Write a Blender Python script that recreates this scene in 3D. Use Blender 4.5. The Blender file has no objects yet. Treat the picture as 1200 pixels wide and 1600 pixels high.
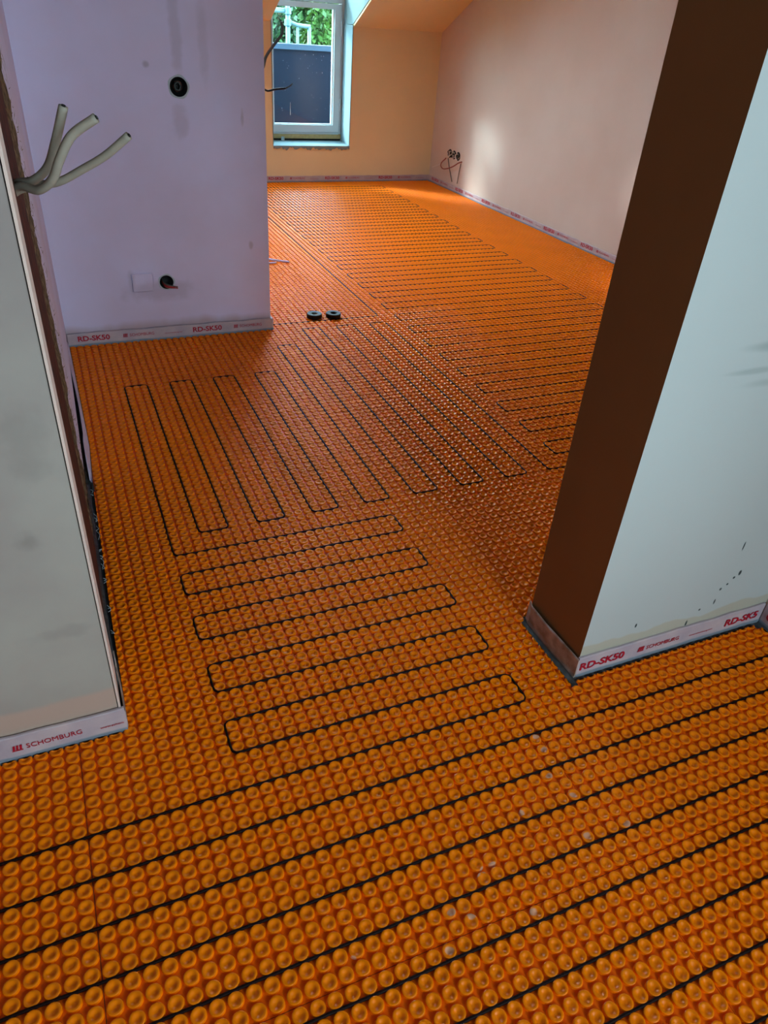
import bpy, bmesh, math, random
from mathutils import Vector, Matrix, noise
U = 0.0308                      # metres per stud pitch of the orange mat: every coordinate below is in studs
SC = bpy.context.scene
C = SC.collection
rnd = random.Random(7)
PI = math.pi

# ------------------------------------------------------------------ camera
cam = bpy.data.cameras.new('camera'); camo = bpy.data.objects.new('camera', cam); C.objects.link(camo)
cam.sensor_fit = 'AUTO'; cam.sensor_width = 36.0; cam.lens = 1133.468 / 1600 * 36.0
cam.clip_start = 0.02; cam.clip_end = 200
R3 = [(0.9188369, -0.38927193, 0.0648545), (0.17327255, 0.54559784, 0.81993879), (0.35456363, 0.74215251, -0.56876557)]
m = Matrix(((R3[0][0], R3[1][0], -R3[2][0]), (R3[0][1], R3[1][1], -R3[2][1]), (R3[0][2], R3[1][2], -R3[2][2]))).to_4x4()
m.translation = Vector((9.03272, -21.35237, 44.6646)) * U
camo.matrix_world = m
SC.camera = camo

# ------------------------------------------------------------------ world, daylight portals, exposure
SC.view_settings.view_transform = 'Standard'; SC.view_settings.look = 'None'
SC.view_settings.gamma = 1.0; SC.view_settings.use_curve_mapping = False
SC.view_settings.exposure = 0.72
w = bpy.data.worlds.new('sky'); SC.world = w; w.use_nodes = True
bg = w.node_tree.nodes['Background']
bg.inputs[0].default_value = (0.62, 0.86, 1.0, 1); bg.inputs[1].default_value = 15.0
SC.cycles.use_denoising = True
SC.cycles.max_bounces = 8; SC.cycles.diffuse_bounces = 5; SC.cycles.glossy_bounces = 3
SC.cycles.transparent_max_bounces = 8; SC.cycles.caustics_reflective = False; SC.cycles.caustics_refractive = False

def portal(name, loc, sx, sz, rot):
    l = bpy.data.lights.new(name, 'AREA'); l.shape = 'RECTANGLE'; l.size = sx * U; l.size_y = sz * U
    l.cycles.is_portal = True
    o = bpy.data.objects.new(name, l); o.location = Vector(loc) * U; o.rotation_euler = rot; C.objects.link(o)
SLA = math.atan(.515)
portal('added_portal_roof', (56, 145, 72.4), 24, 40, (SLA, 0, 0))  # unseen roof opening, added to brighten the far room
sun = bpy.data.lights.new('hazy_sun', 'SUN'); sun.energy = 5.5; sun.angle = math.radians(10); sun.color = (.92, .98, 1.0)
suno = bpy.data.objects.new('hazy_sun', sun); C.objects.link(suno); suno.rotation_euler = Vector((27.8, -24.5, -23.6)).to_track_quat('-Z', 'Y').to_euler()
# rear and side portals serve unseen openings added for light; then the dormer window
portal('added_portal_rear', (44, -109.5, 48), 31, 34, (PI/2, 0, 0))
portal('added_portal_side', (63.9, -50, 41), 30, 30, (0, PI/2, 0))
portal('daylight_portal_dormer', (85, 215.5, 43), 26, 66, (-PI/2, 0, 0))

# ------------------------------------------------------------------ helpers
def lin(c): return tuple((x/12.92 if x <= .04045 else ((x+.055)/1.055)**2.4) for x in [v/255 for v in c]) + (1,)
MATS = {}
def mat(name, col, rough=.7, spec=.3, var=0.0, scale=6.0, bump=0.0, bscale=60.0, col2=None, metal=0.0, detail=5, coord='Object'):
    m = bpy.data.materials.new(name); m.use_nodes = True; nt = m.node_tree; b = nt.nodes['Principled BSDF']
    b.inputs['Roughness'].default_value = rough; b.inputs['Specular IOR Level'].default_value = spec; b.inputs['Metallic'].default_value = metal
    b.inputs['Base Color'].default_value = col
    tc = nt.nodes.new('ShaderNodeNewGeometry').outputs['Position']
    if var or col2:
        n = nt.nodes.new('ShaderNodeTexNoise'); n.inputs['Scale'].default_value = scale; n.inputs['Detail'].default_value = detail
        nt.links.new(tc, n.inputs['Vector'])
        r = nt.nodes.new('ShaderNodeValToRGB'); nt.links.new(n.outputs['Fac'], r.inputs['Fac'])
        c2 = col2 or tuple(x*(1-var) for x in col[:3]) + (1,)
        r.color_ramp.elements[0].position = .35; r.color_ramp.elements[1].position = .68
        r.color_ramp.elements[0].color = c2; r.color_ramp.elements[1].color = col
        nt.links.new(r.outputs['Color'], b.inputs['Base Color'])
    if bump:
        n = nt.nodes.new('ShaderNodeTexNoise'); n.inputs['Scale'].default_value = bscale; n.inputs['Detail'].default_value = 6
        nt.links.new(tc, n.inputs['Vector'])
        bp = nt.nodes.new('ShaderNodeBump'); bp.inputs['Strength'].default_value = bump; bp.inputs['Distance'].default_value = .004
        nt.links.new(n.outputs['Fac'], bp.inputs['Height']); nt.links.new(bp.outputs['Normal'], b.inputs['Normal'])
    MATS[name] = m
    return m
def colour_socket(m):
    b = m.node_tree.nodes['Principled BSDF']; s = b.inputs['Base Color']
    if s.is_linked: return b, s.links[0].from_socket
    v = m.node_tree.nodes.new('ShaderNodeRGB'); v.outputs[0].default_value = s.default_value
    return b, v.outputs[0]
def spots(m, lst, col, edge=.35, nscale=40, namp=.5):
    """irregular marks of their own at fixed places: lst of (x, y, z, rx, ry, rz, strength) in studs"""
    nt = m.node_tree; b, cur = colour_socket(m)
    geo = nt.nodes.new('ShaderNodeNewGeometry').outputs['Position']
    nz = nt.nodes.new('ShaderNodeTexNoise'); nz.inputs['Scale'].default_value = nscale; nt.links.new(geo, nz.inputs['Vector'])
    total = None
    for x, y, z, rx, ry, rz, st in lst:
        mp = nt.nodes.new('ShaderNodeMapping'); mp.vector_type = 'POINT'
        mp.inputs['Location'].default_value = (-x/rx, -y/ry, -z/rz); mp.inputs['Scale'].default_value = (1/(rx*U), 1/(ry*U), 1/(rz*U))
        nt.links.new(geo, mp.inputs['Vector'])
        ln = nt.nodes.new('ShaderNodeVectorMath'); ln.operation = 'LENGTH'; nt.links.new(mp.outputs[0], ln.inputs[0])
        a = nt.nodes.new('ShaderNodeMath'); a.operation = 'MULTIPLY_ADD'; nt.links.new(nz.outputs['Fac'], a.inputs[0]); a.inputs[1].default_value = namp*2; nt.links.new(ln.outputs['Value'], a.inputs[2])
        mr = nt.nodes.new('ShaderNodeMapRange'); mr.interpolation_type = 'SMOOTHSTEP'
        mr.inputs['From Min'].default_value = 1+namp+edge; mr.inputs['From Max'].default_value = 1+namp-edge
        mr.inputs['To Min'].default_value = 0; mr.inputs['To Max'].default_value = st
        nt.links.new(a.outputs[0], mr.inputs['Value'])
        if total is None: total = mr.outputs[0]
        else:
            mx = nt.nodes.new('ShaderNodeMath'); mx.operation = 'MAXIMUM'; nt.links.new(total, mx.inputs[0]); nt.links.new(mr.outputs[0], mx.inputs[1]); total = mx.outputs[0]
    mix = nt.nodes.new('ShaderNodeMix'); mix.data_type = 'RGBA'
    nt.links.new(total, mix.inputs[0]); nt.links.new(cur, mix.inputs[6]); mix.inputs[7].default_value = col
    nt.links.new(mix.outputs[2], b.inputs['Base Color'])
def band(m, axis, lo, col, amp, nscale, soft=.15, below=True):
    """bare filler band: everything below height lo (+ stepped noise along the wall) has its own colour"""
    nt = m.node_tree; b, cur = colour_socket(m)
    geo = nt.nodes.new('ShaderNodeNewGeometry').outputs['Position']
    sp = nt.nodes.new('ShaderNodeSeparateXYZ'); nt.links.new(geo, sp.inputs[0])
    nz = nt.nodes.new('ShaderNodeTexNoise'); nz.noise_dimensions = '1D'; nz.inputs['Scale'].default_value = nscale; nz.inputs['Detail'].default_value = 3
    nt.links.new(sp.outputs['X'], nz.inputs['W'])
    a = nt.nodes.new('ShaderNodeMath'); a.operation = 'MULTIPLY_ADD'; nt.links.new(nz.outputs['Fac'], a.inputs[0]); a.inputs[1].default_value = amp*U; nt.links.new(sp.outputs['Z'], a.inputs[2])
    mr = nt.nodes.new('ShaderNodeMapRange'); mr.inputs['From Min'].default_value = (lo+amp*.5+soft)*U; mr.inputs['From Max'].default_value = (lo+amp*.5-soft)*U
    nt.links.new(a.outputs[0], mr.inputs['Value'])
    mix = nt.nodes.new('ShaderNodeMix'); mix.data_type = 'RGBA'
    nt.links.new(mr.outputs[0], mix.inputs[0]); nt.links.new(cur, mix.inputs[6]); mix.inputs[7].default_value = col
    nt.links.new(mix.outputs[2], b.inputs['Base Color'])

def link(name, me, m, parent=None):
    o = bpy.data.objects.new(name, me); C.objects.link(o)
    if m is not None and not me.materials:
        for x in (m if isinstance(m, (list, tuple)) else [m]): me.materials.append(x)
    if parent: o.parent = parent
    return o
def mesh(name, V, F, m, parent=None, smooth=False, fm=None):
    me = bpy.data.meshes.new(name); me.from_pydata([(x*U, y*U, z*U) for x, y, z in V], [], F); me.update()
    if smooth: me.polygons.foreach_set('use_smooth', [True]*len(me.polygons))
    o = link(name, me, m, parent)
    if fm: me.polygons.foreach_set('material_index', fm)
    return o
def boxdata(x0, x1, y0, y1, z0, z1):
    V = [(x0,y0,z0),(x1,y0,z0),(x1,y1,z0),(x0,y1,z0),(x0,y0,z1),(x1,y0,z1),(x1,y1,z1),(x0,y1,z1)]
    F = [(0,3,2,1),(4,5,6,7),(0,1,5,4),(1,2,6,5),(2,3,7,6),(3,0,4,7)]
    return V, F
def join(parts):
    V, F = [], []
    for v, f in parts:
        n = len(V); V += v; F += [tuple(i+n for i in q) for q in f]
    return V, F
def prism(poly, z0, z1):
    n = len(poly); V = [(x, y, z0) for x, y in poly] + [(x, y, z1) for x, y in poly]
    F = [tuple(range(n-1, -1, -1)), tuple(range(n, 2*n))] + [(i, (i+1) % n, n+(i+1) % n, n+i) for i in range(n)]
    return V, F
def bevel(o, wdt=.08, seg=2):
    bm = bmesh.new(); bm.from_mesh(o.data)
    bmesh.ops.bevel(bm, geom=[e for e in bm.edges], offset=wdt*U, segments=seg, affect='EDGES', clamp_overlap=True)
    bm.to_mesh(o.data); bm.free(); return o
def tag(o, label=None, cat=None, group=None, kind=None):
    if label: o['label'] = label
    if cat: o['category'] = cat
    if group: o['group'] = group
    if kind: o['kind'] = kind
    return o
def struct(o): o['kind'] = 'structure'; return o
def catmull(P, n=6):
    P = [Vector(p) for p in P]; Q = [P[0]*2-P[1]] + P + [P[-1]*2-P[-2]]; out = []
    for i in range(1, len(Q)-2):
        for k in range(n):
            t = k/n; a, b, c, d = Q[i-1:i+3]
            out.append(.5*((2*b)+(c-a)*t+(2*a-5*b+4*c-d)*t*t+(3*b-a-3*c+d)*t**3))
    out.append(P[-1]); return out
def tube(path, r, seg=8, closed=False, r1=None):
    P = [Vector(p) for p in path]; n = len(P); V, F = [], []
    T = [(P[(i+1) % n if closed else min(i+1, n-1)] - P[(i-1) % n if closed else max(i-1, 0)]).normalized() for i in range(n)]
    up = Vector((0, 0, 1)) if abs(T[0].z) < .9 else Vector((1, 0, 0))
    N = (up - T[0]*up.dot(T[0])).normalized()
    for i in range(n):
        N = (N - T[i]*N.dot(T[i])).normalized(); B = T[i].cross(N)
        rr = r if r1 is None else r+(r1-r)*i/(n-1)
        for k in range(seg):
            a = 2*PI*k/seg; V.append(tuple(P[i]+(N*math.cos(a)+B*math.sin(a))*rr))
    for i in range(n if closed else n-1):
        j = (i+1) % n
        for k in range(seg): F.append((i*seg+k, i*seg+(k+1) % seg, j*seg+(k+1) % seg, j*seg+k))
    if not closed: F += [tuple(range(seg-1, -1, -1)), tuple(range((n-1)*seg, n*seg))]
    return V, F
def empty(name, loc=(0, 0, 0)):
    o = bpy.data.objects.new(name, None); o.location = Vector(loc)*U; o.empty_display_size = .05; C.objects.link(o); return o
def keep(o):                     # world-coordinate meshes parented to an Empty that is not at the origin
    if o.parent: o.matrix_parent_inverse = Matrix.Translation(-Vector(o.parent.location))
    return o
def cut(o, cutters):
    for V, F in cutters:
        me = bpy.data.meshes.new('cut'); me.from_pydata([(x*U, y*U, z*U) for x, y, z in V], [], F); c = bpy.data.objects.new('cut', me); C.objects.link(c)
        bm = bmesh.new(); bm.from_mesh(me); bmesh.ops.recalc_face_normals(bm, faces=bm.faces); bm.to_mesh(me); bm.free()
        md = o.modifiers.new('b', 'BOOLEAN'); md.object = c; md.operation = 'DIFFERENCE'; md.solver = 'EXACT'
        dg = bpy.context.evaluated_depsgraph_get(); dg.update()
        new = bpy.data.meshes.new_from_object(o.evaluated_get(dg)); o.modifiers.clear(); old = o.data; o.data = new; new.name = o.name
        bpy.data.objects.remove(c)
def cyl(c, axis, r, h, n=28):
    V, F = [], []
    for s in (-h, h):
        for k in range(n):
            a = 2*PI*k/n; p = [0, 0, 0]; q = [i for i in range(3) if i != axis]
            p[axis] = s; p[q[0]] = r*math.cos(a); p[q[1]] = r*math.sin(a); V.append(tuple(c[i]+p[i] for i in range(3)))
    F = [tuple(range(n-1, -1, -1)), tuple(range(n, 2*n))] + [(k, (k+1) % n, n+(k+1) % n, n+k) for k in range(n)]
    return V, F

# ------------------------------------------------------------------ materials
BRICK = mat('raw_plaster_unpainted', lin((120, 108, 100)), .9, .1, var=.2, scale=3)
WHITE = mat('wall_paint', lin((222, 214, 216)), .85, .2, var=.06, scale=2.2, bump=.08, bscale=18)
VIOLET = mat('lilac_plaster', lin((226, 222, 252)), .85, .2, scale=1.3, bump=.1, bscale=12, col2=lin((214, 200, 220)))
PINK = mat('pink_gypsum_plaster', lin((208, 194, 182)), .85, .2, scale=1.4, bump=.08, bscale=14, col2=lin((200, 180, 166)))
BACK = mat('far_wall_plaster', lin((228, 214, 172)), .85, .2, var=.06, scale=2, bump=.08, bscale=14)
GREY = mat('bare_grey_plaster', lin((172, 165, 154)), .9, .15, scale=2.4, bump=.2, bscale=16, col2=lin((152, 140, 134)))
PILLAR = mat('pale_plaster', lin((188, 194, 190)), .85, .2, var=.05, scale=1.6, bump=.08, bscale=14)
BEIGE = mat('lining_board', lin((226, 200, 186)), .8, .2, var=.06, scale=20)
TIMBER = mat('brown_timber', lin((92, 40, 24)), .8, .2, scale=30, col2=lin((48, 20, 12)), bump=.3)
WOOL = mat('mineral_wool', lin((140, 118, 90)), .95, .1, scale=55, col2=lin((66, 50, 34)), bump=.8, bscale=120)
SCREED = mat('grey_screed', lin((96, 98, 98)), .9, .1, var=.35, scale=30, bump=.3)
BLACKFOIL = mat('black_membrane', lin((26, 28, 30)), .35, .5, scale=40, col2=lin((44, 46, 46)), bump=.6, bscale=45)
BLACK = mat('black_tape', lin((8, 8, 9)), .5, .25)
CABLE = mat('heating_cable_sheath', lin((24, 7, 5)), .55, .1)
ORANGE = mat('orange_stud', lin((250, 127, 0)), .26, .2, var=.06, scale=5)
WEB = mat('orange_web_shade', lin((241, 102, 0)), .45, .12, var=.14, scale=7)  # same mat as the studs; the shade between them is put into this colour
ENDM = mat('shaded_end_plaster', lin((150, 112, 74)), .9, .1, var=.1, scale=3)  # same wall as PILLAR; its shade and orange floor bounce put into the colour
PVC = mat('white_window_frame', lin((196, 208, 212)), .35, .4)
GREYCAB = mat('grey_cable_sheath', lin((158, 150, 134)), .6, .3, var=.15, scale=40)
DARKCAB = mat('dark_grey_cable_sheath', lin((84, 88, 84)), .5, .3)
BROWNCAB = mat('brown_wire', lin((150, 82, 66)), .5, .3)
WHITECAB = mat('white_wire', lin((214, 206, 198)), .5, .3)
REDPRINT = mat('red_print', lin((176, 22, 46)), .5, .3)
BOXMAT = mat('dark_socket_box', lin((24, 22, 20)), .6, .3)
REVEAL = mat('sky_toned_reveal', lin((128, 150, 156)), .8, .2)  # white reveals; dimming and the cyan sky tint are put into the colour
RIM = mat('white_filler_rim', lin((182, 192, 196)), .85, .2)
LARCH = mat('timber_sill_beam', lin((196, 172, 118)), .7, .2, var=.2, scale=40)
# edge strip: pale foam film, grey blue band at its foot
STRIP = mat('foam_edge_strip', lin((200, 182, 182)), .6, .3, scale=14, col2=lin((178, 164, 172)), bump=.15, bscale=60)
band(STRIP, 'z', .42, lin((124, 134, 144)), .3, 6, .08)
STRIPD = mat('crumpled_edge_strip', lin((196, 178, 172)), .6, .3, scale=26, col2=lin((150, 128, 112)), bump=.5, bscale=50)
band(PILLAR, 'z', 3.3, lin((182, 178, 160)), 1.8, 4.5, .1)
band(GREY, 'z', 4.4, lin((186, 160, 144)), 1.2, 4, .2)
band(VIOLET, 'z', 2.6, lin((190, 168, 174)), 2.4, 4, .6)
spots(VIOLET, [(22.9,91.5,7.6,4.6,3,1.4,.3),(28,91.5,40.5,.7,3,5,.28),(31.5,91.5,40.5,.6,3,4.5,.2),(24,91.5,36.8,.4,3,.35,.5),(36.3,91.5,31,.2,3,1.0,.4),(36.8,91.5,13.6,.3,3,.5,.4),(27.8,91.5,30.2,1.0,3,1.8,.25),(18.7,91.5,8.9,.5,3,1.7,.3)], lin((150, 134, 142)), .5, 20, .7)
spots(GREY, [(4.6,17,17.8,.75,3,.55,.36),(1.2,17,26,2.4,3,1.3,.30),(2.2,17,30,2.2,3,1,.24),(5.6,17,24,1,3,2,.21),(5.4,17,10.4,1.4,3,.5,.21),(.3,17,11.8,1.2,3,.25,.36),(1.2,17,33.5,1.5,3,1.5,.18)], lin((112, 106, 100)), .6, 26, 1.0)
spots(PILLAR, [(57.1,10,10.2,.08,2,.45,1),(58.1,10,7.1,.16,2,.28,1),(57.6,10,6.7,.13,2,.13,1),(57.1,10,6.1,.12,2,.12,1),(56.5,10,5.7,.13,2,.15,.9),(56.4,10,4.3,.1,2,.3,.9),(54.9,10,3.8,.12,2,.12,.9),(47.9,10,4.1,.1,2,.22,1),(53.9,10,2.45,.1,2,.4,1)], lin((50, 60, 60)), .3, 90, .15)
spots(PILLAR, [(50.5,10,26.5,2.4,2,.22,.4),(53,10,28.2,3.4,2,.35,.55),(54.5,10,25.5,3.6,2,.3,.4)], lin((132, 142, 138)), .6, 6, .6)
STUDDIRT = [(36.2,5.7),(36.1,4.5),(35,-2.4),(38.1,-2.7),(31.7,.6),(28.8,-5.4),(25.2,-4.2),(23,-5.5),(24.1,-3.6),(27.3,-2.0),(26.7,-2.1),(17.6,-3.9),(31.9,23.7),(35.2,2.4),(35.9,.5),(28,-1.9)]
spots(ORANGE, [(x, y, .1, .26, .2, .6, .5) for x, y in STUDDIRT], lin((176, 176, 164)), .25, 60, .5)

# glass
G = bpy.data.materials.new('window_glass'); G.use_nodes = True; nt = G.node_tree; nt.nodes.clear()
out = nt.nodes.new('ShaderNodeOutputMaterial'); tr = nt.nodes.new('ShaderNodeBsdfTransparent'); gl = nt.nodes.new('ShaderNodeBsdfGlossy'); gl.inputs['Roughness'].default_value = .02
tr.inputs[0].default_value = (.84, .93, .94, 1)
fr = nt.nodes.new('ShaderNodeFresnel'); mx = nt.nodes.new('ShaderNodeMixShader'); fr.inputs[0].default_value = 1.45
gb = nt.nodes.new('ShaderNodeNewGeometry'); iv = nt.nodes.new('ShaderNodeMath'); iv.operation = 'SUBTRACT'; iv.inputs[0].default_value = 1; nt.links.new(gb.outputs['Backfacing'], iv.inputs[1])
fm_ = nt.nodes.new('ShaderNodeMath'); fm_.operation = 'MULTIPLY'; nt.links.new(fr.outputs[0], fm_.inputs[0]); nt.links.new(iv.outputs[0], fm_.inputs[1])   # one reflection per pane, none inside it
nt.links.new(fm_.outputs[0], mx.inputs[0]); nt.links.new(tr.outputs[0], mx.inputs[1]); nt.links.new(gl.outputs[0], mx.inputs[2]); nt.links.new(mx.outputs[0], out.inputs[0])

# ------------------------------------------------------------------ room shell
H = 82
def xr(y): return 124.0 + (205.5 - y)*.027          # right wall face of the far room
LW = lambda y: 7.62 + .01075*(y - 17.1)             # left wall face of the passage
V, F = prism([(-36, -110), (64, -110), (64, 9.9), (133, 9.9), (126, 206), (8, 206), (8, 98), (-2, 92), (-36, 16)], -3, -.06)
floor = struct(mesh('floor', V, F, SCREED))
# ceilings
c1 = struct(mesh('ceiling', *boxdata(-38, 134, -114, 128, H, H+4), BRICK))
sl = (H-39.4)/(205.6-122)
def slab(xa, xb, ya=205.9, yb=122): # sloping ceiling rising from the knee wall towards the viewer
    za = 39.9 + .515*(205.9-ya); zb = 39.9 + .515*(205.6-yb)
    return [(xa,ya,za),(xb,ya,za),(xb,yb,zb),(xa,yb,zb),(xa,ya+1.5,za+3),(xb,ya+1.5,za+3),(xb,yb+1.5,zb+3),(xa,yb+1.5,zb+3)], [(0,1,2,3),(7,6,5,4),(0,4,5,1),(1,5,6,2),(2,6,7,3),(3,7,4,0)]
struct(mesh('ceiling_slope', *join([slab(8, 72.45, 205.9, 162), slab(8, 72.45, 128, 122), slab(8, 44, 162, 128), slab(68, 72.5, 162, 128), slab(96.35, 126)]), BACK))  # hole left in the slope: roof opening added to let in more light
# dormer: cheeks, head
def cheek(x0, x1):
    pl = [(205.9, 40.6), (213.6, 40.3), (213.6, H), (125, H)]
    n = 4; V = [(x0, y, z) for y, z in pl] + [(x1, y, z) for y, z in pl]
    return V, [(0,1,2,3), (7,6,5,4)] + [(i, n+i, n+(i+1) % n, (i+1) % n) for i in range(n)]
struct(mesh('wall_dormer_left', *cheek(70.6, 72.6), WHITE))
struct(mesh('wall_dormer_right', *cheek(96.2, 98.2), REVEAL))
struct(mesh('ceiling_dormer', *boxdata(70, 99, 120, 216, H-1, H+2), WHITE))
# back (knee) wall with the window recess; reveals are painted white inside
struct(mesh('wall_back', *join([boxdata(8, 72.6, 205.6, 213.6, -3, 40.4), boxdata(96.2, 127, 205.6, 213.6, -3, 40.4), boxdata(72.6, 96.2, 205.6, 213.6, -3, 9.6)]), BACK))
rag = []
for i in range(49):
    x = 72.6 + 23.6*i/48
    rag.append((x, 205.35 - .15*rnd.random(), 9.7 - .75*rnd.random() - (.25 if i % 7 < 3 else 0)))
Vr = [(x, 213, 10.35) for x, _, _ in rag] + [(x, y, 10.05) for x, y, _ in rag] + [(x, y, z) for x, y, z in rag] + [(x, 205.62, z) for x, y, z in rag] + [(x, 213, 9.5) for x, _, _ in rag]
Fr = []
for k in range(4):
    for i in range(48): Fr.append((k*49+i, (k+1)*49+i, (k+1)*49+i+1, k*49+i+1))
sill = struct(mesh('trim_1', Vr, Fr, REVEAL))
struct(mesh('trim_2', *join([boxdata(96.02, 96.25, 205.5, 213.5, 10.2, 40.4), boxdata(72.55, 72.75, 205.5, 213.5, 10.2, 40.4)]), REVEAL))
# right wall of the far room
wr = struct(mesh('wall_right', *prism([(xr(207), 207), (xr(9.9), 9.9), (xr(9.9)+6, 9.9), (xr(207)+6, 207)], -3, H), PINK))
gx = lambda y: xr(y)
cut(wr, [cyl((gx(y), y, 10.0), 0, 1.15, 2.0) for y in (193.4, 190.9, 188.4)])
struct(mesh('wall_left_far', *boxdata(4, 8.1, 97, 207, -3, H), WHITE))
# lilac partition with two socket holes
wv = struct(mesh('wall_partition_left', *boxdata(-2, 39.6, 91.5, 97.5, -3, H), VIOLET))
cut(wv, [cyl((27.9, 91.5, 34.4), 1, 1.2, 2.2), cyl((23.7, 91.5, 8.75), 1, 1.05, 2.2)])
patch = mesh('plaster_patch', *boxdata(18.7, 21.8, 91.28, 91.55, 7.5, 10.3), VIOLET, wv); bevel(patch, .2, 3)
# right partition (its end stands like a pillar) and the front room
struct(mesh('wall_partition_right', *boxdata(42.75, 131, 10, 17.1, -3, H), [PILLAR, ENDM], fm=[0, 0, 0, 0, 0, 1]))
struct(mesh('wall_front_right', *join([boxdata(63.6, 67, -35, 10, -3, H), boxdata(63.6, 67, -114, -65, -3, H), boxdata(63.6, 67, -65, -35, -3, 26), boxdata(63.6, 67, -65, -35, 56, H)]), PINK))  # opening added out of view to light the front room from the right
struct(mesh('wall_front_left', *boxdata(-38, -34, -114, 24, -3, H), BRICK))
struct(mesh('wall_rear', *join([boxdata(-36, 28, -113, -110, -3, H), boxdata(60, 66, -113, -110, -3, H), boxdata(28, 60, -113, -110, -3, 30), boxdata(28, 60, -113, -110, 66, H)]), BRICK))  # opening added behind the camera to light the front room
# left foreground wall, its lining board and the unfinished slot behind it
struct(mesh('wall_foreground_left', *boxdata(-36, 7.5, 17.1, 21.6, -3, H), GREY))
wl = struct(mesh('wall_passage_left', *prism([(4, 46), (LW(46)-.15, 46), (LW(92), 92), (4, 92)], 2.6, H), VIOLET))
struct(mesh('wall_passage_backing', *boxdata(2, 4.5, 23, 92, -3, H), SCREED))
lb = tag(mesh('lining_board', *boxdata(7.56, 7.7, 17.0, 21.4, 0, H), BEIGE), 'beige vertical lining board along the edge of the grey left wall', 'board')
tb = tag(mesh('timber_stud', *prism([(5, 21.9), (LW(22)-.12, 21.9), (LW(35)-.05, 35), (5, 35)], 3.75, H), TIMBER), 'dark brown vertical timber in the open slot of the left wall', 'timber')
# mineral wool, lumpy
V, F = [], []
ny, nz = 10, 150
for j in range(nz+1):
    for i in range(ny+1):
        y = 35.2 + 11.6*i/ny; z = 3.75 + (H-3.75)*j/nz
        d = noise.noise(Vector((y*.5, z*.6, 3)))*.35 + noise.noise(Vector((y*1.8, z*2.2, 9)))*.16
        V.append((LW(y)-.12+d*.6*(1 if 0 < i else .2), y + (noise.noise(Vector((z*.5, 1, 7)))*2.4 + noise.noise(Vector((z*2.4, 4, 7)))*1.2 if i == ny else 0), z))
for j in range(nz):
    for i in range(ny): a = j*(ny+1)+i; F.append((a, a+1, a+ny+2, a+ny+1))
b0 = len(V)
V += [(5, 35.2, 3.75), (5, 48, 3.75), (5, 48, H), (5, 34.6, H)]
F += [(b0, b0+1, ny, 0)]
wool = tag(mesh('mineral_wool', V, F, WOOL, smooth=True), 'brown fibrous insulation showing between timber and white plaster edge', 'insulation')
V, F = [], []
for k in range(420):
    z = rnd.uniform(3, 44); y = rnd.uniform(36, 50); x = LW(y) + .02
    a = rnd.uniform(-1, 1); l = rnd.uniform(.4, 1.3); n = len(V)
    V += [(x, y, z), (x+rnd.uniform(.02, .18), y+l*math.cos(a*2), z+l*math.sin(a*2)), (x, y+.06, z+.07)]; F.append((n, n+1, n+2))
fib = mesh('loose_fibre', V, F, WOOL, wool); fib['kind'] = 'stuff'

# ------------------------------------------------------------------ the orange mat in sheets
def prof(l):
    if l == 0: return [(.475,.0),(.45,.05),(.437,.12),(.447,.165),(.43,.19),(.38,.203),(.31,.196),(.245,.165),(.175,.1),(.08,.07)], 18
    if l == 1: return [(.46,.0),(.43,.11),(.44,.165),(.38,.202),(.3,.19),(.19,.09)], 12
    return [(.44,.0),(.42,.165),(.34,.2),(.17,.08)], 8
def mat_left(y):
    P = [(16.6, 7.95), (30, 8.05), (50, 8.4), (60, 8.85), (91, 8.6)]
    if y <= P[0][0]: return P[0][1]
    for (a, b), (c, d) in zip(P, P[1:]):
        if y <= c: return b+(d-b)*(y-a)/(c-a)
    return P[-1][1]
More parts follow.
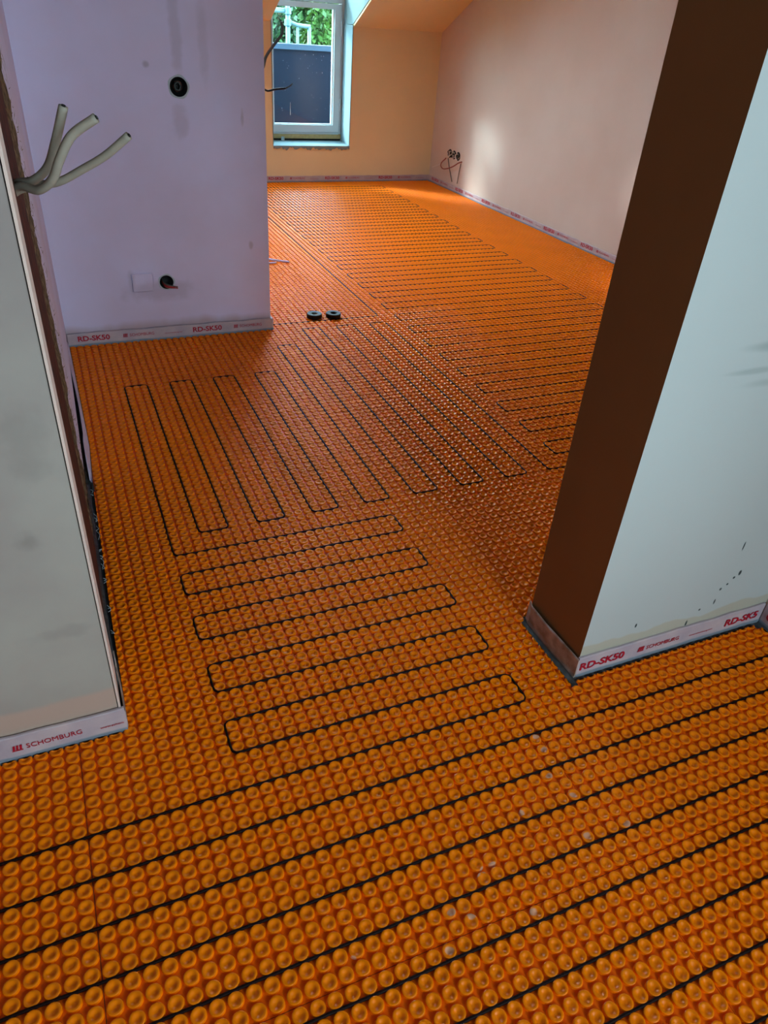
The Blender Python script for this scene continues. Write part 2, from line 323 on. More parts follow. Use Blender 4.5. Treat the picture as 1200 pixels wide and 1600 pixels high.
# regions: (y0, y1, left(y), right(y))
REG = [(-46, 9.35, lambda y: -30.0, lambda y: 62.9), (9.35, 16.55, lambda y: -30.0, lambda y: 41.8), (16.55, 17.6, mat_left, lambda y: 42.3),
       (17.6, 90.9, mat_left, lambda y: xr(y)-.45), (90.9, 98, lambda y: 40.0, lambda y: xr(y)-.45), (98, 205.1, lambda y: 10.0, lambda y: xr(y)-.45)]
def region(x, y):
    for r in REG:
        if r[0] <= y < r[1]:
            if r[2](y)-.42 < x < r[3](y)+.42: return r
    for r in REG:
        if (r[0]-.45 <= y < r[1]+.45) and r[2](y) < x < r[3](y): return r
    return None
def sheet(sx, sy):
    x0, x1, y0, y1 = sx+.0, sx+32.0, sy, sy+26
    V, F, S, MI = [], [], [], []
    g = .02
    for j in range(26):
        for i in range(32):
            cx, cy = x0+i+.5, y0+j+.5
            # skip what lies under walls or far outside every view
            if cx > 63.5 and cy < 17 or cx < 7 and cy > 17: 
                r = None
            else: r = region(cx, cy)
            if r is None: continue
            def cl(x, y):
                yy = min(max(y, r[0] if r[0] in (-46, 98) else -99), r[1] if r[1] in (205.1,) else 999)
                if cx < 42.3 and cx > 39.9: pass
                if r is REG[0] and cx > 41.5: yy = min(yy, 9.4)
                if r is REG[1] and cx < 7.5: yy = min(yy, 16.6)
                if r is REG[3] and cx > 42.5: yy = max(yy, 17.6)
                if r is REG[3] and cx < 40: yy = min(yy, 90.95)
                xx = min(max(x, r[2](yy)), r[3](yy)); return xx, yy
            l = 0 if cy < 36 else (1 if cy < 95 and cx < 75 else 2)
            pr, seg = prof(l)
            # base quad with the thin gap of the joints
            bx0 = cx-.5+(g if i == 0 else 0); bx1 = cx+.5-(g if i == 31 else 0); by0 = cy-.5+(g if j == 0 else 0); by1 = cy+.5-(g if j == 25 else 0)
            n = len(V)
            for x, y in ((bx0, by0), (bx1, by0), (bx1, by1), (bx0, by1)): xx, yy = cl(x, y); V.append((xx, yy, 0))
            F.append((n, n+1, n+2, n+3)); S.append(False); MI.append(1)
            if i == 0 or j == 0 or i == 31 or j == 25:
                n2 = len(V); V += [(V[n+k][0], V[n+k][1], -.07) for k in range(4)]
                for k in range(4): F.append((n2+k, n2+(k+1) % 4, n+(k+1) % 4, n+k)); S.append(False); MI.append(1)
            ph = rnd.random()*.3; sc = 1 + rnd.uniform(-.02, .02); dz = rnd.uniform(-.008, .006)
            n = len(V)
            for q, (rr, z) in enumerate(pr):
                for k in range(seg):
                    a = 2*PI*(k+ph)/seg; xx, yy = cl(cx+rr*sc*math.cos(a), cy+rr*sc*math.sin(a)); V.append((xx, yy, z+(dz if z > .05 else 0)))
            for q in range(len(pr)-1):
                for k in range(seg): a = n+q*seg+k; b = n+q*seg+(k+1) % seg; F.append((a, b, b+seg, a+seg)); S.append(True); MI.append(0)
            F.append(tuple(n+(len(pr)-1)*seg+k for k in range(seg))); S.append(True); MI.append(0)
    if not F: return
    o = mesh('mat_sheet', V, F, [ORANGE, WEB], floor, fm=MI)
    o.data.polygons.foreach_set('use_smooth', S)
row = 0
for row in range(-2, 9):
    sy = -5 + 26*row - 0
    off = {1: 28.5, 2: 28.5, 3: 12.5, 4: 20.5, 5: 4.5, 6: 28.5, 7: 12.5, 8: 20.5}.get(row, 4.5)
    k = -3
    for k in range(-3, 5):
        sx = off + 32*k
        if sx < 132 and sx+32 > -32: sheet(sx, sy)

# ------------------------------------------------------------------ heating cable
pts = []
def go(x, y): pts.append((x, y))
z_ = .125
# rows of the front room, from the far end outside the picture to the near one, then the serpentine
yy = -21; side = 0
XL, XR = -12.5, 61.5
rows = list(range(-24, 9, 3))
cur = XL
for y in rows:
    go(cur, y); cur = XR if cur == XL else XL; go(cur, y)
# connects from the left to row Y=9
# make sure the last move ends on the left
if cur == XR: pts = pts[2:] ; pts = [(XL+XR-x, y) for x, y in pts]; cur = XL
go(XL, 9); go(37.5, 9)
x = 37.5
for k in range(4, 13):
    y = 3*k; go(x, y)
    x = 14.5 if x > 20 else 37.5; go(x, y)
# now on (14.5, 36) going up
tops = {0: 75, 1: 75, 2: 75, 3: 75, 4: 84, 5: 90, 6: 90, 7: 90}
xx = 14.5
for p in range(8):
    go(xx, tops[p]); go(xx+3, tops[p]); go(xx+3, 39)
    if p < 7: go(xx+6, 39)
    xx += 6
x = 104.5; go(x, 39)
y = 42
while y <= 198:
    go(x, y); x = 62.5 if x > 80 else 104.5; go(x, y); y += 3
go(59.5 if x < 80 else 62.5, y-3) if False else None
# return lead down to the entry behind the lilac partition
if x > 80: go(x, y); go(62.5, y); y += 3
go(59.5, y-3); go(59.5, 93); go(24, 93) if False else go(41, 93); go(39.9, 93)
# rounding of the corners
P = []
for i, p in enumerate(pts):
    p = Vector((p[0], p[1], z_))
    if 0 < i < len(pts)-1:
        a = Vector((*pts[i-1], z_)); b = Vector((*pts[i+1], z_)); da = (a-p); db = (b-p)
        if da.length < 1e-6 or db.length < 1e-6 or abs(da.normalized().dot(db.normalized())) > .99: P.append(p); continue
        r = min(.62, da.length*.45, db.length*.45); s = p+da.normalized()*r; e = p+db.normalized()*r
        for t in (0, .33, .66, 1): P.append(s*(1-t)**2+p*2*t*(1-t)+e*t*t)
    else: P.append(p)
Q = []
for a, b in zip(P, P[1:]):
    n = max(1, int((b-a).length/(1.5 if a.y < 40 else 6))); 
    for k in range(n):
        q = a+(b-a)*k/n; wob = .03 if 0 < k else 0
        Q.append(Vector((q.x+rnd.uniform(-wob, wob), q.y+rnd.uniform(-wob, wob), q.z+rnd.uniform(-.012, .02))))
Q.append(P[-1])
V, F = tube(Q, .1, 6)
tag(mesh('heating_cable', V, F, CABLE, smooth=True), 'long dark heating cable laid in loops between the studs of the orange mat', 'cable')

# ------------------------------------------------------------------ lettering and perimeter strips
def text_mesh(s, size, bold=0.0, ital=0.0):
    cu = bpy.data.curves.new('t', 'FONT'); cu.body = s; cu.size = size*U; cu.offset = bold*U; cu.shear = ital; cu.extrude = .006*U; cu.resolution_u = 3
    cu.align_x = 'LEFT'; cu.align_y = 'BOTTOM'
    o = bpy.data.objects.new('t', cu); C.objects.link(o)
    dg = bpy.context.evaluated_depsgraph_get(); dg.update()
    me = bpy.data.meshes.new_from_object(o.evaluated_get(dg)); bpy.data.objects.remove(o)
    xs = [v.co.x for v in me.vertices]; ys = [v.co.y for v in me.vertices]
    x0, y0 = min(xs), min(ys)
    for v in me.vertices: v.co.x -= x0; v.co.y -= y0
    me.materials.append(REDPRINT); me['w'] = (max(xs)-x0)/U; me['h'] = (max(ys)-y0)/U
    return me
def fit(me, wd, ht):
    a, b = wd/me['w'], ht/me['h']
    for v in me.vertices: v.co.x *= a; v.co.y *= b
    return me
T_RD = fit(text_mesh('RD-SK50', 1.2, .035), 4.55, .82)
T_RD5 = fit(text_mesh('RD-SK5', 1.2, .035), 3.95, .82)
T_0 = fit(text_mesh('0', 1.2, .035), .6, .82)
T_S = fit(text_mesh('SCHOMBURG', .6, .0), 3.6, .44)
T_W = fit(text_mesh('www.schomburg.com', .3, .002), 2.7, .2)
lv, lf = [], []
for k in range(3):                                   # the maker's mark: three slanted bars on a foot
    lv += [(k*.22, .12, 0), (k*.22+.15, .12, 0), (k*.22+.22, .55, 0), (k*.22+.07, .55, 0)]; lf.append((4*k, 4*k+1, 4*k+2, 4*k+3))
lv += [(-.04, 0, 0), (.66, 0, 0), (.66, .09, 0), (-.04, .09, 0)]; lf.append((12, 13, 14, 15))
T_L = bpy.data.meshes.new('logo'); T_L.from_pydata([(x*U, y*U, z*U) for x, y, z in lv], [], lf); T_L.materials.append(REDPRINT)
def put(me, name, parent, o, dx, z, s=1.0):
    """o = (x, y) on the strip's face, dx = unit reading direction; the print lies .015 proud of the film"""
    nrm = (dx[1], -dx[0])
    ob = bpy.data.objects.new(name, me); C.objects.link(ob)
    M = Matrix(((dx[0], 0, nrm[0], (o[0]+nrm[0]*.02)*U), (dx[1], 0, nrm[1], (o[1]+nrm[1]*.02)*U), (0, 1, 0, z*U), (0, 0, 0, 1)))
    ob.matrix_world = M @ Matrix.Diagonal((s, 1, 1, 1))
    ob.parent = parent
    return ob
def strip(path, h, label, th=.22, wav=.06, m=None, seed=1):
    """upright foam strip along a plan polyline; the seen side is to the right of the direction of travel"""
    r = random.Random(seed)
    P = []
    for a, b in zip(path, path[1:]):
        n = max(1, int(math.dist(a, b)/1.0))
        for k in range(n): P.append((a[0]+(b[0]-a[0])*k/n, a[1]+(b[1]-a[1])*k/n))
    P.append(path[-1]); V, F = [], []
    for i, p in enumerate(P):
        a = P[max(i-1, 0)]; b = P[min(i+1, len(P)-1)]; d = math.dist(a, b) or 1; t = ((b[0]-a[0])/d, (b[1]-a[1])/d); nn = (t[1], -t[0])
        hh = h + wav*noise.noise(Vector((p[0]*.5+seed, p[1]*.5, 0)))*2
        w1 = .03*noise.noise(Vector((p[0]*.7, p[1]*.7, seed)))
        for off, z in ((th, -.05), (th+.05, .2), (th+w1, .5), (th+w1, hh-.1), (th-.05, hh), (.0, hh), (0, -.05)):
            V.append((p[0]+nn[0]*off, p[1]+nn[1]*off, z))
    k = 7
    for i in range(len(P)-1):
        for j in range(k): F.append((i*k+j, i*k+(j+1) % k, (i+1)*k+(j+1) % k, (i+1)*k+j))
    F += [tuple(range(k-1, -1, -1)), tuple(range((len(P)-1)*k, len(P)*k))]
    F = [tuple(reversed(f)) for f in F]
    o = mesh('edge_strip', V, F, m or STRIP)
    tag(o, label, 'edge strip'); return o
def letters(o, org, dx, starts, end, s=1.0, start_limit=0):
    """org = plan point at distance 0 on the face; starts = where each RD-SK50 begins"""
    for st in starts:
        for me, nm, d, z in ((T_RD, 'lettering', 0, .82), (T_L, 'logo', 6.0*s, .95), (T_S, 'small_lettering', 6.9*s, 1.0), (T_W, 'web_address', 11.7*s, .95)):
            wd = (me['w'] if 'w' in me else .7)
            a = st+d
            if a < start_limit or a+wd*s > end+2.5 and nm != 'lettering' or a+wd > end+.3: continue
            put(me, nm, o, (org[0]+dx[0]*a, org[1]+dx[1]*a), dx, z)
# fix: text widths are stored after fitting
for me, wd in ((T_RD, 4.55), (T_RD5, 3.95), (T_0, .6), (T_S, 3.6), (T_W, 2.7)): me['w'] = wd

S = strip([(-34, 16.98), (7.9, 16.98)], 2.35, 'pale printed foam strip along the foot of the grey left wall', seed=3)
letters(S, (0, 16.72), (1, 0), [-21.4, -5.6], 7.9, start_limit=-30)
put(fit(text_mesh('www.schom', .3, .002), 1.6, .2), 'web_address', S, (6.1, 16.72), (1, 0), .95)
S = strip([(7.95, 17.0), (7.95, 20), (7.85, 23.3)][::-1], 1.9, 'short crumpled foam strip around the corner of the grey left wall', th=.1, m=STRIPD, seed=4)
V, F = [], []
for k in range(45):
    y = 52 + 39.2*k/44; b_ = mat_left(y) - .06; h = 1.85 + .12*noise.noise(Vector((y*.4, 2, 0))); lean = .38 + .14*math.sin(y*.16) if y > 58 else .15 + .04*(y-52)
    w_ = min(1, (y-51.5)/3)
    V += [(b_, y, -.03), (b_-.04, y, .5), (b_-lean*.6, y, h*.6*w_), (b_-lean, y, h*w_), (b_-lean-.09, y, h*w_), (b_-lean*.6-.1, y, h*.6*w_), (b_-.13, y, -.03)]
for k in range(44):
    for q in range(7): F.append((k*7+q, (k+1)*7+q, (k+1)*7+(q+1) % 7, k*7+(q+1) % 7))
LOOSE = mat('loose_foam_film', lin((226, 214, 236)), .6, .3, scale=10, col2=lin((206, 192, 214)))
tag(mesh('edge_strip', V, F, LOOSE), 'loose white foam strip leaning away from the left wall', 'edge strip')
S = strip([(8.5, 91.45), (39.55, 91.45)], 2.0, 'printed foam strip along the foot of the lilac wall', th=.5, seed=6)
letters(S, (0, 90.93), (1, 0), [9.9, 26.9], 39.5, s=1.08)
S = strip([(39.62, 91.0), (39.62, 97.5)], 2.0, 'foam strip round the free end of the lilac wall', th=.3, seed=7)
S = strip([(8.1, 205.55), (xr(205.5), 205.55)], 1.85, 'printed foam strip along the far wall under the window', seed=8)
letters(S, (0, 205.3), (1, 0), [17.8, 35.5, 53.2, 70.9, 88.6, 106.3], 123, s=1.1)
S = strip([(xr(205.2)-.02, 205.2), (xr(17.2)-.02, 17.2)], 1.85, 'printed foam strip along the long right wall of the far room', seed=9)
d = math.hypot(.027, 1)
letters(S, (xr(205.2)-.27, 205.2), (.027/d, -1/d), [2.2+15.55*k for k in range(12)], 188)
S = strip([(42.6, 9.98), (63.3, 9.98)], 2.25, 'printed foam strip below the pale bluish wall face', seed=10)
letters(S, (0, 9.73), (1, 0), [42.85], 60)
put(T_RD5, 'lettering', S, (58.75, 9.73), (1, 0), .82)
S2 = strip([(63.58, 9.7), (63.58, -100)], 2.25, 'printed foam strip along the wall at the right picture edge', seed=11)
put(T_0, 'lettering', S2, (63.33, 9.2), (0, -1), .82)
letters(S2, (63.33, 9.7), (0, -1), [10.6, 26.4, 42.2], 68)
S = strip([(42.72, 17.3), (42.45, 16.6), (42.45, 13.5), (42.55, 11), (42.62, 9.75)], 2.15, 'crumpled foam strip bulging along the brown shaded wall end', th=.12, wav=.12, m=STRIPD, seed=12)
# grey tape feet / torn membrane along the bulge
V, F = [], []
for i in range(15):
    y = 9.6 + 7.6*i/14
    V += [(41.95-.1*rnd.random(), y, .02), (42.35, y, .03 + .03*rnd.random()), (42.75, y, .2)]
for i in range(14):
    for k in range(2): a = i*3+k; F.append((a, a+1, a+4, a+3))
struct(mesh('trim_3', V, F, SCREED))
# black damp-proof membrane in the slot of the left wall
V, F = [], []
nx, ny = 5, 60
for j in range(ny+1):
    y = 23.9 + 27.5*j/ny
    for i in range(nx+1):
        t = i/nx; x = (LW(y)-.5) + (mat_left(y)-.12-(LW(y)-.5))*t
        V.append((x, y, .06 + .16*abs(noise.noise(Vector((x*2, y*.6, 1)))) + (.8*(1-t)**3) + (.12 if i == nx else 0)))
for j in range(ny):
    for i in range(nx): a = j*(nx+1)+i; F.append((a, a+1, a+nx+2, a+nx+1))
mem = tag(mesh('damp_membrane', V, F, BLACKFOIL, smooth=True), 'crumpled black membrane on the floor between left wall and mat', 'membrane')
up = mesh('upstand', *prism([(6.6, 23.9), (LW(23)-.3, 23.9), (LW(51.5)-.35, 51.5), (6.6, 51.5)], -.5, 3.6), BLACKFOIL, mem)
V, F = [], []
for k in range(16):
    y = rnd.uniform(25, 50); x = LW(y)+.0; a = rnd.uniform(-.6, .6)
    p = [Vector((x+.1, y, .42)), Vector((x+.35, y+a, .32)), Vector((mat_left(y)-.2, y+a*1.8+rnd.uniform(-.5, .5), .3))]
    v, f = tube(catmull(p, 4), .022, 4); n = len(V); V += v; F += [tuple(i+n for i in q) for q in f]
sc_ = mesh('mortar_streak', V, F, RIM, mem); sc_['kind'] = 'stuff'

# ------------------------------------------------------------------ window
win = struct(empty('window_1', (84.4, 213.5, 10)))
def fbox(name, m, *b): o = mesh(name, *boxdata(*b), m, win); bevel(o, .12, 2); keep(o); return o
XW0, XW1 = 72.8, 96.55
for nm, b in (('frame_jamb', (95.45, 96.5, 213.0, 215.6, 12.1, 74)), ('frame_jamb', (72.7, 73.6, 213.0, 215.6, 12.1, 74)), ('frame_rail', (73.6, 95.45, 213.0, 215.6, 12.0, 12.55)),
              ('frame_transom', (73.6, 95.45, 213.0, 215.6, 45.0, 46.3)), ('frame_rail', (73.6, 95.45, 213.0, 215.6, 73, 74))): fbox(nm, PVC, *b)
for lo, hi, nm in ((12.7, 44.9, 'lower_sash'), (46.4, 73, 'upper_sash')):
    sa = mesh(nm, *join([boxdata(93.3, 95.35, 212.7, 214.8, lo, hi), boxdata(73.7, 75.0, 212.7, 214.8, lo, hi), boxdata(75.0, 93.3, 212.7, 214.8, lo, lo+1.9), boxdata(75.0, 93.3, 212.7, 214.8, hi-1.35, hi)]), PVC, win); keep(sa)
    bead = mesh('glazing_bead', *join([boxdata(92.95, 93.3, 213.2, 214.2, lo+1.9, hi-1.35), boxdata(75, 75.3, 213.2, 214.2, lo+1.9, hi-1.35), boxdata(75.3, 92.95, 213.2, 214.2, lo+1.9, lo+2.15)]), BOXMAT if False else PVC, sa)
    pn = mesh('pane', *boxdata(75, 93.3, 213.75, 213.9, lo+1.9, hi-1.3), G, sa)
for z in (39.2, 20):
    h_ = mesh('hinge', *join([cyl((95.4, 212.6, z), 2, .28, 1.7, 12), boxdata(94.9, 95.9, 212.65, 213.1, z-1.2, z+1.2)]), PVC, win); keep(h_)
hb = mesh('sill_beam', *boxdata(72.7, 96.3, 212.8, 215.6, 10.9, 12.0), LARCH, win); keep(hb)
gp = mesh('dark_gap', *boxdata(72.8, 96.2, 213.2, 214.5, 10.2, 10.9), BOXMAT, win); keep(gp)
fo = mesh('foam_lump', *cyl((77.6, 212.6, 10.9), 2, .5, .5, 9), RIM, win); keep(fo)
# glass spatter marks
V, F = [], []
for k in range(30):
    x = rnd.uniform(76, 92); z = rnd.uniform(16, 34) if k % 3 else rnd.uniform(28, 33.5); s = rnd.uniform(.04, .11); n = len(V)
    V += [(x+s*math.cos(a)*.9, 213.7, z+s*math.sin(a)) for a in (0, 1.2, 2.4, 3.9, 5.1)]; F.append((n, n+1, n+2, n+3, n+4))
V += [(80.2, 213.7, 17), (80.4, 213.7, 17), (80.35, 213.7, 20.3), (80.25, 213.7, 20.3)]; n = len(V); F.append((n-4, n-3, n-2, n-1))
sp = mesh('splash_mark', V, F, WHITECAB, win); keep(sp); sp['kind'] = 'stuff'

# ------------------------------------------------------------------ outside
ANTH = mat('anthracite_panel', lin((18, 23, 36)), .7, .04, var=.15, scale=1.2)
CAP = mat('blue_grey_metal_cap', lin((44, 58, 76)), .6, .1)
par = tag(mesh('parapet_panel', *boxdata(60, 135, 245, 248, -8, 32.0), ANTH), 'dark anthracite parapet panel outside the window', 'parapet')
cp = mesh('metal_cap', *boxdata(60, 135, 244.4, 248.6, 32.0, 33.5), CAP, par)
dk = struct(mesh('floor_outside', *boxdata(50, 150, 215.8, 245, -9, -4), SCREED))
STEEL = mat('galvanised_tube', lin((76, 104, 116)), .4, .4, metal=.3)
sc = tag(empty('scaffold', (90, 252, 0)), 'pale blue scaffold tubes rising behind the dark parapet', 'scaffold')
def sct(nm, pth, r):
    o = mesh(nm, *tube(pth, r, 10), STEEL, sc, smooth=True); keep(o)
sct('standard', [(91.3, 252, -8), (91.3, 252, 52)], .75)
sct('guard_rail', [(80, 252, 42.1), (91.3, 252, 42.1)], .7)
sct('short_post', [(94.6, 252, 20), (94.6, 252, 38.2)], .45)
sct('short_post', [(98.6, 252, 20), (98.6, 252, 38.0)], .6)
sct('cross_tube', [(91.3, 252, 39.2), (94.6, 252, 38.4), (98.9, 252, 38.2)], .6)
for z in (39.0, 42.1):
    o = mesh('coupler', *cyl((91.3, 252, z), 2, 1.15, .8, 12), STEEL, sc); keep(o)
LEAF = mat('green_leaf', lin((66, 98, 26)), .6, .3, scale=1.5, col2=lin((30, 60, 26)))
BARK = mat('bark', lin((84, 70, 54)), .9, .1, var=.3, scale=20)
def leaves(r, n, pos, smin, smax):
    V, F = [], []
    for k in range(n):
        c = pos(r); q = r.uniform(smin, smax)
        a = Vector((r.uniform(-1, 1), r.uniform(-1, 1), r.uniform(-1, 1))).normalized()*q; b = a.orthogonal().normalized()*q*.6; b.rotate(Matrix.Rotation(r.uniform(0, 6), 3, a))
        n_ = len(V); V += [tuple(c-a), tuple(c+b*.8), tuple(c+a), tuple(c-b)]; F.append((n_, n_+1, n_+2, n_+3))
    return V, F
def tree(x, y, label, seed, lf):
    r = random.Random(seed); t = empty('tree', (x, y, -90)); tag(t, label, 'tree')
    keep(mesh('trunk', *tube([(x, y, -90), (x+1, y, -30), (x, y+1, 40)], 4, 8, r1=1.5), BARK, t))
    def pos(r):
        while True:
            p = Vector((r.uniform(-1, 1), r.uniform(-1, 1), r.uniform(-1, 1)))
            if .3 < p.length < 1: return Vector((x+p.x*17, y+p.y*17, 10+p.z*48))
    keep(mesh('foliage', *leaves(r, 2200, pos, 1.5, 3.6), lf, t))
LEAFD = mat('dark_green_leaf', lin((38, 70, 36)), .6, .3, scale=1.5, col2=lin((16, 38, 24)))
tree(196, 620, 'dark green tree behind the scaffold, left third of the window view', 5, LEAFD)
tree(232, 620, 'bright green tree behind the scaffold, right of the thick tube', 6, LEAF)
tree(274, 620, 'bright green tree beyond the parapet, hidden mostly by the right window frame', 8, LEAF)
hd = empty('hedge', (230, 700, -90)); tag(hd, 'dense green hedge closing the view behind the trees outside', 'hedge')
keep(mesh('foliage', *leaves(random.Random(3), 9000, lambda r: Vector((r.uniform(80, 420), r.uniform(690, 720), r.uniform(-60, 62))), 3, 7), LEAF, hd))
keep(mesh('twigs', *boxdata(80, 420, 722, 726, -90, 50), LEAFD, hd))
gr = struct(mesh('ground', *boxdata(-3000, 3000, 250, 3000, -96, -90), mat('garden_ground', lin((90, 110, 60)), .9, .1, var=.3, scale=.5)))

# ------------------------------------------------------------------ cables and sockets
def cable(path, r, m, name, label, group=None, seg=10, core=True, cat='cable'):
    o = mesh(name, *tube(catmull(path, 8), r, seg), m, smooth=True); tag(o, label, cat, group)
    if core:
        p, q = Vector(path[-1]), Vector(path[-2]); d = (p-q).normalized()
        mesh('copper_core', *tube([p-d*.02, p+d*.07], r*.45, 8), BOXMAT, o)
    return o
def ray(px, py, y):    # where the camera's line through a pixel crosses the vertical plane at distance y
    d = Vector(((px-600)/1133.468, -(py-800)/1133.468, 1.0)); R = Matrix(R3); v = R.transposed() @ d
    c = Vector((9.03272, -21.35237, 44.6646)); t = (y-c.y)/v.y; return c+v*t
g3 = 'three grey installation cables sticking out of the left wall'
yb = 26
def bend(pp): return [tuple(ray(a, b, c)) for a, b, c in pp]
cable([(7.0, 27.5, 34.4)]+bend([(26, 287, 26.5), (50, 283, 25.5), (74, 262, 24.8), (86, 225, 24.4), (99, 166, 24)]), .24, GREYCAB, 'wall_cable', 'grey cable bending straight up, leftmost of the three from the left wall', g3)
cable([(7.0, 27.2, 34.0)]+bend([(28, 292, 25.8), (60, 297, 24.4), (82, 280, 23.6), (93, 250, 23.2), (112, 212, 23), (150, 184, 22.6)]), .24, GREYCAB, 'wall_cable', 'grey S-curved cable, middle one of the three from the left wall', g3)
cable([(7.0, 27.8, 34.2)]+bend([(28, 298, 26.6), (55, 290, 26), (92, 284, 25.2), (130, 264, 24.4), (165, 243, 23.6), (201, 212, 23)]), .22, GREYCAB, 'wall_cable', 'grey cable reaching farthest right of the three from the left wall', g3)
cable([(39.2, 94.5, 34.9)]+bend([(411, 106, 94.5), (416, 88, 94.5), (428, 70, 94), (440, 54, 93.5), (441, 42, 93.5), (439, 34, 93.5)]), .2, DARKCAB, 'wall_cable', 'dark grey cable curving up in front of the window')
cable([(39.2, 94.5, 34.2)]+bend([(411, 139, 94.5), (419, 142, 94.5), (430, 139.5, 94), (446, 138, 93.5)]), .13, BLACK, 'wall_cable', 'thin black cable pointing right in front of the window pane', core=False)
o = mesh('bare_wire', *tube(bend([(446, 138, 93.5), (452, 135, 93.5), (457, 131, 93.5)]), .09, 6), DARKCAB, [x for x in C.objects if x.get('label', '').startswith('thin black cable')][0])

def socket(cx, y, cz, r, label, wires):
    s = empty('socket_box', (cx, y, cz)); tag(s, label, 'socket box')
    n = 28; V, F = [], []
    for rr, yy in ((r*1.0, y-.03), (r*.97, y-.03), (r*.95, y+1.7), (0.02, y+1.7)):
        for k in range(n): a = 2*PI*k/n; V.append((cx+rr*math.cos(a), yy, cz+rr*math.sin(a)))
    for q in range(3):
        for k in range(n): F.append((q*n+k, q*n+(k+1) % n, (q+1)*n+(k+1) % n, (q+1)*n+k))
    keep(mesh('box', V, F, BOXMAT, s, smooth=True))
    V, F = [], []
    for rr, yy in ((r*1.0, y-.05), (r*1.16, y-.05), (r*1.22, y+.02)):
        for k in range(n):
            a = 2*PI*k/n; ww = 1+.04*math.sin(5*a+1); V.append((cx+(rr*ww if rr > r else rr)*math.cos(a), yy, cz+(rr*ww if rr > r else rr)*math.sin(a)))
    for q in range(2):
        for k in range(n): F.append((q*n+k, q*n+(k+1) % n, (q+1)*n+(k+1) % n, (q+1)*n+k))
    keep(mesh('plaster_rim', V, F, RIM, s))
    for w_, mm in wires: keep(mesh('wire', *tube(catmull(w_, 6), .09, 6), mm, s, smooth=True))
socket(27.9, 91.5, 34.4, 1.17, 'upper round socket hole with coiled dark wires in the lilac wall',
       [([(27.9+.7*math.cos(a*1.3+i)*(.6+.3*i/4), 92.2+.1*i, 34.4+.8*math.sin(a*1.3+i)*(.6+.3*i/4)) for a in range(6)], (DARKCAB, BLACK, BROWNCAB, BLACK)[i]) for i in range(4)])
socket(23.7, 91.5, 8.75, 1.02, 'lower round socket hole with red-brown wires poking out of the lilac wall',
       [([(23.2, 92.8, 8.9-.2*i), (23.5, 91.7, 8.5-.18*i), (24.3, 91.1, 8.3-.12*i), (25.2, 90.9, 8.1-.1*i+.15*(i % 2))], (DARKCAB, BROWNCAB, REDPRINT, BROWNCAB)[i]) for i in range(4)])
gs = tag(empty('socket_group', (xr(191), 191, 10)), 'triple socket opening full of dark wires on the right wall', 'socket box')
for y in (193.4, 190.9, 188.4):
    n = 22; V, F = [], []; X = xr(y)
    for rr, dx in ((1.2, -.06), (1.08, -.06), (1.06, 1.7), (.02, 1.7)):
        for k in range(n): a = 2*PI*k/n; V.append((X+dx, y+rr*math.cos(a), 10+rr*math.sin(a)))
    for q in range(3):
        for k in range(n): F.append((q*n+k, q*n+(k+1) % n, (q+1)*n+(k+1) % n, (q+1)*n+k))
    keep(mesh('box', V, F, BOXMAT, gs, smooth=True))
    for i in range(5):
        c0 = Vector((X-.1, y, 10)); a0 = rnd.uniform(0, 6)
        w_ = [c0+Vector((1.2, rnd.uniform(-.4, .4), rnd.uniform(-.4, .4)))]+[c0+Vector((-.15-.25*rnd.random(), .9*math.cos(a0+k*1.4), .85*math.sin(a0+k*1.4))) for k in range(4)]
        keep(mesh('wire', *tube(catmull([tuple(v) for v in w_], 5), .14, 6), (BLACK, WHITECAB, BLACK, DARKCAB, WHITECAB)[i], gs, smooth=True))
def wl_pt(px, py, off=.4):
    d = Vector(((px-600)/1133.468, -(py-800)/1133.468, 1.0)); v = Matrix(R3).transposed() @ d; c = Vector((9.03272, -21.35237, 44.6646))
    X = 124.
    for _ in range(20):
        t = (X-off-c.x)/v.x; y = (c+v*t).y; X = xr(y)
    return tuple(c+v*t)
cable([wl_pt(722, 253, .0), wl_pt(716, 255, .8), wl_pt(706, 261, 1.2), wl_pt(694, 264, 1.3), wl_pt(689, 260, 1.3), wl_pt(690, 254, 1.1), wl_pt(697, 247, .5)], .17, BROWNCAB, 'wall_wire', 'brown wire hanging in a loop from the triple socket', seg=6, core=False, cat='wire')
cable([wl_pt(697, 247, .2), wl_pt(688, 256, .8), wl_pt(676, 261, .9)], .12, WHITECAB, 'wall_wire', 'thin pale wire pointing left from the triple socket', seg=6, core=False, cat='wire')
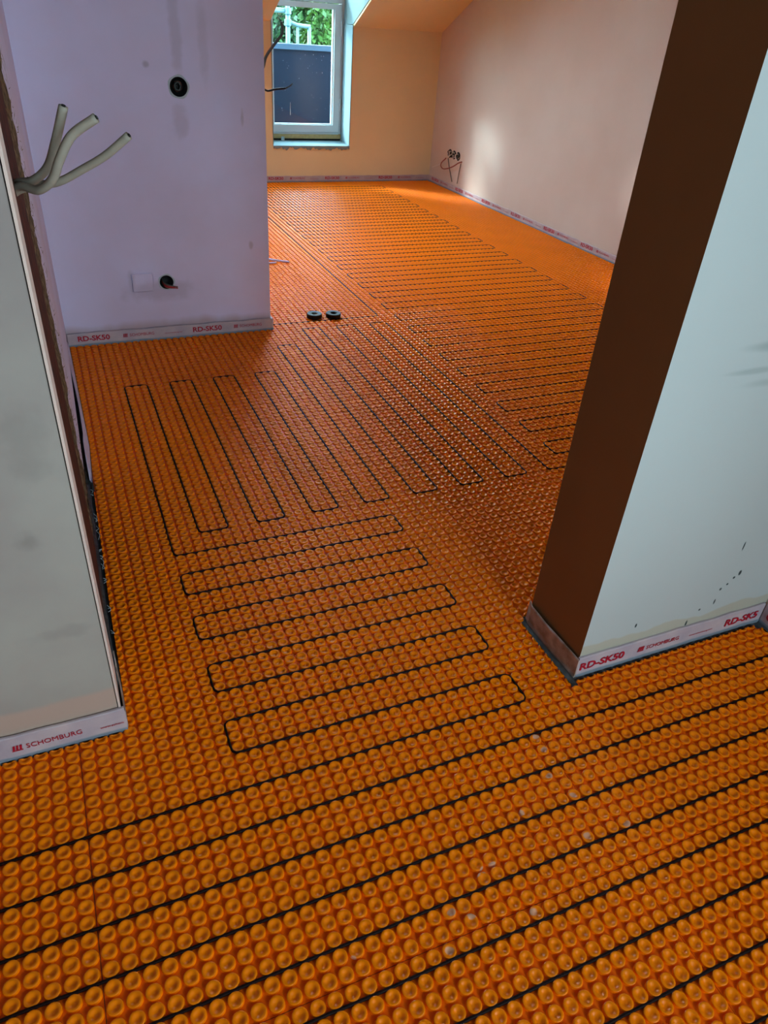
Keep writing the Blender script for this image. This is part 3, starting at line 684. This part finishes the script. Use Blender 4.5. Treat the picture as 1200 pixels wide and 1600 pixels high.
cable([wl_pt(700, 247, .2), wl_pt(702, 262, .3), wl_pt(706, 284, .3)], .12, DARKCAB, 'wall_wire', 'thin grey wire hanging down, left one under the triple socket', seg=6, core=False, cat='wire')
cable([wl_pt(720, 256, .2), wl_pt(717, 270, .3), wl_pt(714, 287, .3)], .12, DARKCAB, 'wall_wire', 'thin grey wire hanging down, right one under the triple socket', seg=6, core=False, cat='wire')
# pale forked cable end on the floor beyond the lilac wall
PALE = mat('pale_cable', lin((190, 176, 196)), .5, .3)
fc = tag(mesh('cable_tail', *join([tube(catmull([(44, 131, .4), (48.6, 129, .45), (51, 127.3, .45), (53.2, 126, .4)], 5), .22, 8), tube(catmull([(44, 125.6, .4), (48, 125.9, .4), (50.5, 126, .4)], 5), .2, 8)]), PALE, smooth=True),
         'pale forked cable end lying on the mat beside the lilac wall', 'cable')
# two rolls of black tape
def roll(cx, cy, label, inner):
    t = empty('tape_roll', (cx, cy, .2)); tag(t, label, 'tape roll', 'black tape rolls on the mat')
    n = 36; V, F = [], []
    pr = [(.62, .22), (1.22, .2), (1.3, .28), (1.3, .88), (1.22, .95), (.66, .93), (.6, .86), (.6, .28)]
    for k in range(n):
        a = 2*PI*k/n
        for rr, z in pr: V.append((cx+rr*math.cos(a), cy+rr*math.sin(a), z))
    for k in range(n):
        for q in range(8): F.append((k*8+q, ((k+1) % n)*8+q, ((k+1) % n)*8+(q+1) % 8, k*8+(q+1) % 8))
    keep(mesh('tape', V, F, BLACK, t, smooth=False))
    V, F = [], []
    for k in range(n):
        a = 2*PI*k/n
        for rr, z in ((.6, .22), (.6, .9), (.53, .9), (.53, .22)): V.append((cx+rr*math.cos(a), cy+rr*math.sin(a), z))
    for k in range(n):
        for q in range(4): F.append((k*4+q, ((k+1) % n)*4+q, ((k+1) % n)*4+(q+1) % 4, k*4+(q+1) % 4))
    keep(mesh('core', V, F, inner, t, smooth=False))
roll(48.2, 94.6, 'black tape roll with grey core, left one of the pair on the mat', mat('grey_core', lin((120, 130, 126)), .5, .3))
roll(51.5, 94.1, 'black tape roll, right one of the pair on the mat', BLACK)
